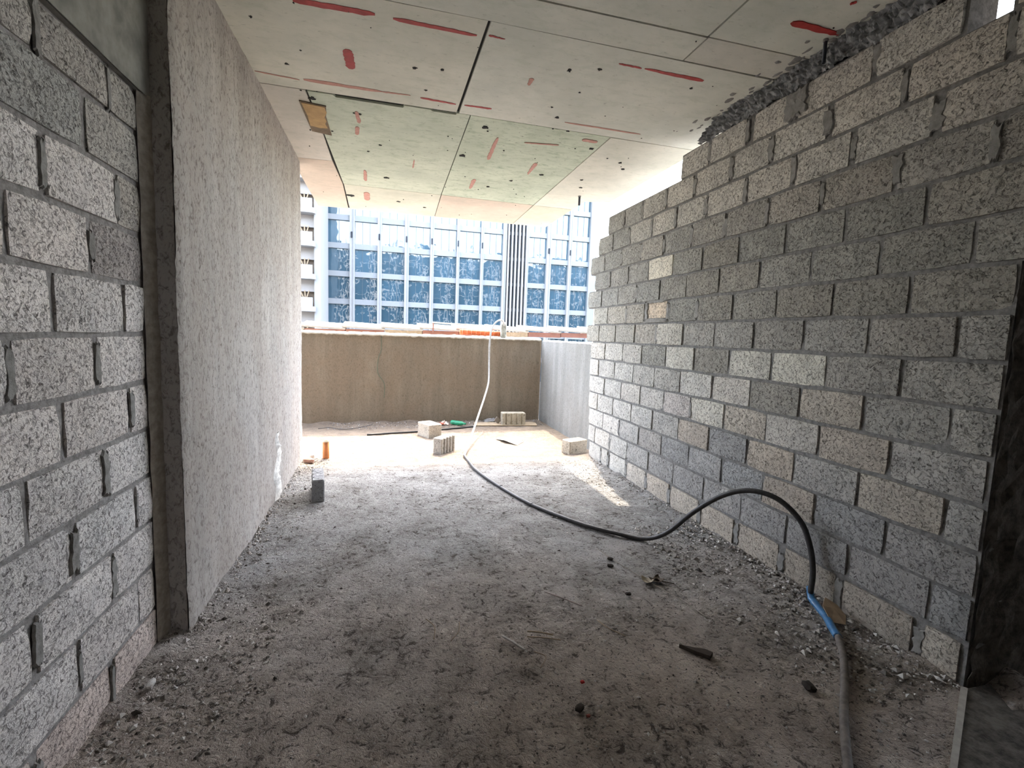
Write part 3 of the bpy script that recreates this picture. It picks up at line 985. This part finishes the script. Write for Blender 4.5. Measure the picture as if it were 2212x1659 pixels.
# ------------------------------------------------------------------ litter on the room floor
LB = 'broken sticks on the floor'
def stick(a, b, r, m, label, group=LB, bend=.0):
    a, b = Vector(a), Vector(b)
    mid = (a+b)/2+Vector((bend, bend, .003))
    o = MB().tube(spline([a, mid, b], 5), r, 7, .7).build('stick', m, None, True)
    return tag(o, label, 'stick', group)
pw = plain('bleached_stick', rgb(.52,.50,.47), .8, .2, 60)
st = plain('straw_stick', rgb(.42,.34,.25), .8, .2, 60)
stick((.544, 2.086, .014), (.62, 1.967, .014), .0062, pw, 'pale straight stick nearest the viewer, left of the straw coloured pair')
stick((.673, 2.100, .014), (.787, 2.047, .014), .0052, st, 'upper one of two straw coloured sticks lying close together')
stick((.66, 2.062, .012), (.81, 2.005, .012), .0038, st, 'lower thinner one of two straw coloured sticks')
stick((.87, 2.43, .014), (1.02, 2.255, .014), .0055, plain('pink_grey_stick', rgb(.46,.40,.37), .8), 'pinkish grey stick lying farthest from the viewer')
for i, (pts, lab) in enumerate([
    ([(.20, 2.30, .012), (.235, 2.22, .016), (.225, 2.13, .012)], 'curved pale straw at the left of the floor litter'),
    ([(.36, 2.24, .012), (.345, 2.16, .016), (.30, 2.10, .012)], 'curved pale straw just left of the pale straight stick'),
    ([(1.05, 2.12, .012), (1.075, 2.04, .015), (1.13, 1.97, .012)], 'curved pale straw right of the straw coloured sticks'),
    ([(.66, 1.95, .012), (.70, 1.90, .016), (.655, 1.84, .012)], 'short bent straw below the straw coloured sticks')]):
    o = MB().tube(spline(pts, 5), .0026, 6).build('straw', st, None, True)
    tag(o, lab, 'straw', 'bits of straw on the floor')
dk = plain('dark_clod', rgb(.055,.047,.042), .95, .1, 60)
for i, (x, y, s, lab) in enumerate([
    (1.334, 2.325, .030, 'dark round clod left below the dried leaf'), (.736, 1.595, .036, 'largest dark clod near the bottom of the picture'),
    (1.734, 1.497, .05, 'flat dark clod beside the near end of the hose'), (1.426, 2.742, .034, 'farther one of two thin dark chips above the dried leaf'), (1.383, 2.654, .034, 'nearer one of two thin dark chips above the dried leaf')]):
    chunk('clod', (x, y, .002), (s*1.3, s, s*.55), dk, lab, 'clod', 20+i, i*.7, 'dark clods on the floor')
chunk('red_chip', (.803, 1.726, .004), (.020, .016, .014), plain('red_plastic_chip', rgb(.55,.03,.03), .5), 'tiny bright red chip on the near floor', 'chip', 31)
chunk('red_chip', (.755, 1.555, .004), (.018, .016, .010), plain('dull_red_chip', rgb(.30,.07,.05), .7), 'tiny dull red chip beside the largest dark clod', 'chip', 32)
wd = MB().prism([(1.345, 1.850), (1.39, 1.790), (1.435, 1.745), (1.465, 1.765), (1.445, 1.795), (1.40, 1.815)], .004, .022)
o = wd.build('wood_wedge', plain('charred_wood', rgb(.08,.065,.055), .9, .1, 60), None)
tag(o, 'pointed dark wood splinter on the near floor', 'wood')
o = MB().tube(spline([(1.40, 2.90, .012), (1.46, 2.63, .012), (1.53, 2.40, .011), (1.60, 2.20, .012), (1.63, 2.02, .012)], 6), .0022, 5).build('twine', plain('pale_twine', rgb(.42,.38,.33), .9), None, True)
tag(o, 'pale twine stretched along the floor past the dried leaf', 'twine')
# dried curled leaf
e = empty('dried_leaf', (1.552, 2.43, .006))
def leaf(cx, cy, L, Wl, curl, ang, m, nm):
    n, w = 12, 5
    v, f = [], []
    for i in range(n+1):
        t = i/n
        hw = Wl*math.sin(math.pi*min(1, t*.95+.03))**.7
        a = curl*(t-.5)
        px, pz = L*math.sin(a)/max(.1, curl), L*(1-math.cos(a))/max(.1, curl)
        for j in range(w):
            s = j/(w-1)*2-1
            zz = pz+.25*hw*s*s+.004*noise.noise(Vector((t*5, s*3, cx*90)))
            xx, yy = px, hw*s
            v.append((cx+xx*math.cos(ang)-yy*math.sin(ang), cy+xx*math.sin(ang)+yy*math.cos(ang), zz+.002))
    for i in range(n):
        for j in range(w-1):
            k = i*w+j
            f.append((k, k+w, k+w+1, k+1))
    o = mesh(nm, v, f, m, e, True)
    o.modifiers.new('thickness', 'SOLIDIFY').thickness = .0015
lf1 = plain('leaf_cream', rgb(.45,.40,.31), .8, .2, 40); lf2 = plain('leaf_dark', rgb(.10,.075,.055), .8, .2, 40)
leaf(-.035, .0, .10, .028, 2.4, 2.2, lf1, 'leaf_blade')
leaf(.02, -.005, .10, .022, 1.8, -.4, lf2, 'leaf_blade')
leaf(.035, .015, .07, .018, 2.6, .9, lf2, 'leaf_blade')
MB().tube(spline([(.05, -.02, .006), (.085, -.045, .007), (.11, -.055, .004)], 5), .003, 6).build('stalk', lf2, e, True)
tag(e, 'curled dried leaf in cream and dark brown lying on the floor', 'leaf')
# torn brown paper by the hose
pr_ = MB()
pr_.add([(2.20, 1.86, .03), (2.215, 1.93, .075), (2.29, 1.985, .085), (2.345, 1.955, .05), (2.33, 1.89, .030), (2.265, 1.835, .022), (2.28, 1.92, .06)],
        [(0, 6, 1), (1, 6, 2), (2, 6, 3), (3, 6, 4), (4, 6, 5), (5, 6, 0)])
o = pr_.build('paper_scrap', plain('tan_paper', rgb(.55,.43,.31), .8, .2, 20), None)
o.modifiers.new('thickness', 'SOLIDIFY').thickness = .003
o.location = (0.03, -.02, .0)
tag(o, 'torn tan paper scrap beside the blue tape on the hose', 'paper')
# white crumb and thin wire at the foot of the near left wall
chunk('plaster_crumb', (-.885, 2.04, .02), (.030, .055, .025), plain('white_crumb', rgb(.7,.68,.65), .9), 'small white plaster crumb at the foot of the near left block wall', 'crumb', 41)

# cement crumbs: uncountable
rb = MB()
def pebble(x, y, s, z=0.0):
    r1 = [R.uniform(.65, 1.25) for _ in range(6)]
    an = R.uniform(0, 6.28)
    ca, sa = math.cos(an), math.sin(an)
    pts = [(s*r1[0], 0), (0, s*r1[1]*.8), (-s*r1[2], 0), (0, -s*r1[3]*.8)]
    v = [(x+a*ca-b*sa, y+a*sa+b*ca, z+s*.22) for a, b in pts] + [(x, y, z+s*.75*r1[4]), (x, y, z-s*.3)]
    rb.add(v, [(0,1,4),(1,2,4),(2,3,4),(3,0,4),(1,0,5),(2,1,5),(3,2,5),(0,3,5)])
for i in range(3600):
    y = R.uniform(1.35, 5.2); d = R.random()**2.4*.60
    pebble(WX-.02-d, y, R.uniform(.004, .012)*(1.9 if R.random() < .16 else 1)*(1 if y < 3.2 else .6), .022*max(0, 1-d/.3)**2)
for i in range(900):
    y = R.uniform(2.45, 5.5); d = R.random()**2.2*.30
    pebble(LX+.015+d, y, R.uniform(.004, .010)*(1.7 if R.random() < .12 else 1), .014*max(0, 1-d/.16)**2)
for i in range(800):
    y = R.uniform(1.1, 2.5); d = R.random()**1.6*.5
    pebble(NX+.02+d, y, R.uniform(.004, .012)*(1.6 if R.random() < .15 else 1), .02*max(0, 1-d/.25)**2)
for i in range(7000):
    pebble(R.uniform(-.85, 2.3), .9+4.3*R.random()**1.5, R.uniform(.0025, .0065)*(2.0 if R.random() < .05 else 1), .001)
for i in range(700):
    x = R.uniform(-.85, 2.5); d = R.random()**1.8*.4
    pebble(x, 7.60+.045*(x+.9)-d, R.uniform(.004, .012)*(1.8 if R.random() < .1 and x < 0 else 1), .02*max(0, 1-d/.3))
for i in range(260): pebble(-.86+R.random()**2*.25, R.uniform(5.2, 5.65), R.uniform(.004, .014), .002)
for i in range(260): pebble(R.uniform(-.8, 2.3), R.uniform(5.2, 6.9), R.uniform(.003, .007), .001)
rm = NT('cement_crumbs')
ge = rm.n('ShaderNodeNewGeometry')
cr = rm.n('ShaderNodeValToRGB')
cr.color_ramp.elements[0].color = rgb(.07,.062,.055); cr.color_ramp.elements[1].color = rgb(.68,.66,.63)
cr.color_ramp.elements.new(.45).color = rgb(.30,.275,.25)
rm.t.links.new(ge.outputs['Random Per Island'], cr.inputs[0])
rm.fin(cr.outputs[0], .95, None, .1)
o = rb.build('cement_crumbs', rm.m)
tag(o, 'scattered cement crumbs and grit over the whole floor', 'rubble', None, 'stuff')

# ------------------------------------------------------------------ beyond the parapet: roof edge, fence roll, rail
WT = plain('white_roof_tile', rgb(.52,.50,.46), .7, .3, 6, .1)
PT = plain('pink_roof_tile', rgb(.46,.24,.20), .8, .3, 6, .2)
xs_t = -1.9
i = 0
while xs_t < 4.6:
    L = .62
    e = empty('roof_tile', (xs_t+L/2, 8.42, 1.405+.012*i))
    bx_ = MB()
    bx_.add([(-L/2-.06, -.16, .050), (L/2, -.16, .022), (L/2, .5, .10), (-L/2-.06, .5, .128), (-L/2-.06, -.16, .078), (L/2, -.16, .050), (L/2, .5, .128), (-L/2-.06, .5, .156)],
            [(0,3,2,1),(4,5,6,7),(0,1,5,4),(1,2,6,5),(2,3,7,6),(3,0,4,7)])
    bx_.build('tile_top', WT, e)
    MB().box(-L/2, L/2-.01, -.14, .45, -.06, .024).build('tile_bed', PT if i % 3 else plain('cream_bed', rgb(.66,.56,.44), .9), e)
    pos_word = ['first', 'second', 'third', 'fourth', 'fifth', 'sixth', 'seventh', 'eighth', 'ninth', 'tenth', 'eleventh', 'twelfth'][i]
    tag(e, '%s white and pink edge tile from the left in the row beyond the parapet' % pos_word, 'roof tile', 'edge tiles beyond the parapet')
    xs_t += L
    i += 1
    if i > 10: break
e = empty('fence_roll', (1.50, 7.94, 1.462))
om = plain('orange_mesh', rgb(.70,.16,.05), .7, .3, 30, .4)
MB().tube([(-.34, 0, .012), (.34, 0, .0)], .042, 12).build('mesh_roll', om, e, True)
for k in range(9):
    ring = [(-.30+k*.075, .045*math.cos(a*math.pi/6), .008+.045*math.sin(a*math.pi/6)) for a in range(13)]
    MB().tube(ring, .004, 5).build('mesh_band', plain('pale_orange_band', rgb(.75,.32,.18), .7), e)
tag(e, 'rolled orange mesh lying on the parapet left of the concrete stub', 'mesh roll')
e = empty('white_rail', (1.25, 8.26, 1.60))
MB().tube([(-.52, 0, .012), (.55, 0, -.010)], .011, 8).build('rail_bar', WT, e, True)
for xx in (-.50, .53): MB().box(xx-.012, xx+.012, -.012, .012, -.16, .0).build('rail_post', PT, e)
tag(e, 'thin white rail above the rolled orange mesh', 'rail')

# ------------------------------------------------------------------ office building across the street
BY = 60.0
GZ = -26.0
COLS = [(-6.74,-4.33), (-3.76,-1.21), (-.71,1.92), (2.43,4.95), (5.39,8.16), (8.52,11.17), (11.54,13.98), (17.35,19.79), (20.39,22.8), (23.21,25.68)]
eb = empty('office_building', (9.5, BY+6, GZ))
def ebp(mb, name, m):
    o = mb.build(name, m)
    o.parent = eb
    o.matrix_parent_inverse = Matrix.Translation((-9.5, -BY-6, -GZ))
    return o
ebp(MB().box(-7.75, 26.7, BY+.9, BY+14, GZ, 34), 'core', M['grey_frame'])
TOPZ = 4.44                      # top of the lowest visible window, pitch 3.2
for k in range(-2, 9):
    zt = TOPZ+3.2*k
    ebp(MB().box(-7.7, 14.3, BY+.30, BY+.9, zt, zt+.62), 'spandrel', M['grey_frame'])
    ebp(MB().box(17.2, 26.7, BY+.30, BY+.9, zt, zt+.62), 'spandrel', M['grey_frame'])
    for i, (a, b) in enumerate(COLS):
        zb = zt-2.58
        ebp(MB().box(a-.05, b+.05, BY+.55, BY+.60, zb, zt), 'pane', M['glass'])
        if -2 < k < 6:
            nm_ = 2 if i in (0,) else 3
            for q in range(1, nm_):
                xx = a+(b-a)*q/nm_
                ebp(MB().box(xx-.018, xx+.018, BY+.52, BY+.56, zb, zt), 'mullion', M['mullion'])
edges = [(-7.75,-6.74), (-4.33,-3.76), (-1.21,-.71), (1.92,2.43), (4.95,5.39), (8.16,8.52), (11.17,11.54), (13.98,14.45), (16.95,17.35), (19.79,20.39), (22.8,23.21), (25.68,26.7)]
for i, (a, b) in enumerate(edges):
    w = (b-a)
    ebp(MB().box(a, b, BY+.05, BY+.9, GZ, 34), 'pier', M['grey_frame'] if i in (0, 11) else M['white_frame'])
    if 0 < i < 11 and w < .7:
        ebp(MB().box(a+w*.62, a+w*.78, BY-.04, BY+.05, GZ, 34), 'pier_fin', M['grey_frame'])
        if i not in (7, 8): ebp(MB().box(a+w*.25, a+w*.55, BY-.12, BY+.05, 12.1, 12.75), 'wall_lamp', M['dark_void'])
ebp(MB().box(14.45, 16.95, BY+.7, BY+.9, GZ, 34), 'louvre_back', M['dark_void'])
for k in range(6):
    xx = 14.62+.48*k-.05
    ebp(MB().box(xx, xx+.20, BY-.05, BY+.6, GZ, 34), 'louvre_fin', M['white_frame'])
for k in range(-2, 9):
    ebp(MB().box(14.45, 16.95, BY+.55, BY+.72, TOPZ+3.2*k+.1, TOPZ+3.2*k+.5), 'louvre_tie', plain('louvre_tie', rgb(.16,.17,.19), .6) if k == -2 else bpy.data.materials['louvre_tie'])
tag(eb, 'pale office building with blue mirrored windows across the street', 'building')

# balcony block left of it
QY = 52.0
ab = empty('apartment_block', (-11, QY+5, GZ))
def abp(mb, name, m, smooth=False):
    o = mb.build(name, m, None, smooth)
    o.parent = ab
    o.matrix_parent_inverse = Matrix.Translation((11, -QY-5, -GZ))
    return o
WB = plain('white_balcony', rgb(.32,.325,.33), .6, .3, 1, .05, 0)
TB = plain('brown_balcony_wall', rgb(.20,.15,.11), .8, .3, 2, .35, 0)
abp(MB().box(-20, -7.0, QY+1.6, QY+7, GZ, 30), 'core', TB)
abp(MB().box(-7.15, -6.55, QY+.5, QY+7, GZ, 30), 'pier', WB)
GLR = NT('balcony_glass')
GLR.b.inputs['Alpha'].default_value = .55
GLR.fin(rgb(.55,.62,.64), .1, None, .5)
for k in range(-1, 6):
    z = 3.27+3.2*k
    prof = []
    for q in range(9):
        a = math.pi*q/16
        prof.append((-7.0-.45+.45*math.sin(a), QY-.2+.45-.45*math.cos(a)))
    poly = [(-18, QY-.2)]+prof+[(-7.0, QY+1.7), (-18, QY+1.7)]
    abp(MB().prism(poly, z-.14, z+.36), 'balcony_slab', WB)
    abp(MB().box(-18, -7.25, QY+.0, QY+.04, z+.36, z+1.25), 'balcony_glass', GLR.m)
    abp(MB().box(-18, -7.05, QY+1.2, QY+1.65, z+1.9, z+3.06), 'balcony_beam', plain('shade_beam', rgb(.45,.42,.40), .8) if k == -1 else bpy.data.materials['shade_beam'])
    for q, dx in enumerate((-.5, -.05, .35)):
        abp(MB().tube([(-8.1, QY+1.3, z+.4), (-8.1+dx*.2, QY+1.25, z+1.1), (-8.1+dx, QY+1.2, z+2.0)], .06, 6), 'balcony_stem', plain('timber_stem', rgb(.55,.42,.28), .8) if (k == -1 and q == 0) else bpy.data.materials['timber_stem'])
tag(ab, 'white apartment block with rounded balconies at the far left', 'building')

# ------------------------------------------------------------------ our own unfinished tower, seen mirrored in the office windows
tw = empty('unfinished_tower', (2, -3, GZ))
TWC = plain('bare_frame_concrete', rgb(.36,.36,.355), .9, .2, 2, .2, 0)
TWB = plain('dim_frame_interior', rgb(.05,.058,.065), .9, .2, 1, .3, 0)
def twp(mb, name, m):
    o = mb.build(name, m)
    o.parent = tw
    o.matrix_parent_inverse = Matrix.Translation((-2, 3, -GZ))
    return o
for k in range(-7, 7):
    z = -.35+3.5*k
    if k not in (0, 1):
        twp(MB().box(-34, 66, -4.6, -.3, z, z+.32), 'slab', TWC)
    else:
        twp(MB().box(-34, -1.3, -4.6, -.3, z, z+.32), 'slab', TWC)
        twp(MB().box(5.1, 66, -4.6, -.3, z, z+.32), 'slab', TWC)
    if k != 6:
        xs_ = [(-34, 66)] if k != 0 else [(-34, -1.35), (5.1, 66)]
        for a, b in xs_: twp(MB().box(a, b, -4.7, -4.6, z+.32, z+3.5), 'rear_panel', TWB)
for xx in range(-34, 67, 6):
    if xx == 2:
        twp(MB().box(xx-.35, xx+.35, -4.6, -.4, GZ, -.4), 'column', TWC)
        twp(MB().box(xx-.35, xx+.35, -4.6, -.4, 3.5, 22), 'column', TWC)
    else:
        twp(MB().box(xx-.35, xx+.35, -1.2, -.4, GZ, 22), 'column', TWC)
tag(tw, 'bare concrete frame of the unfinished tower mirrored in the office windows', 'building')

gr = MB().box(-150, 150, -60, 200, GZ-.3, GZ)
o = gr.build('ground', plain('street_ground', rgb(.13,.125,.115), .9, .2, .2, .3, 0))
o['kind'] = 'structure'
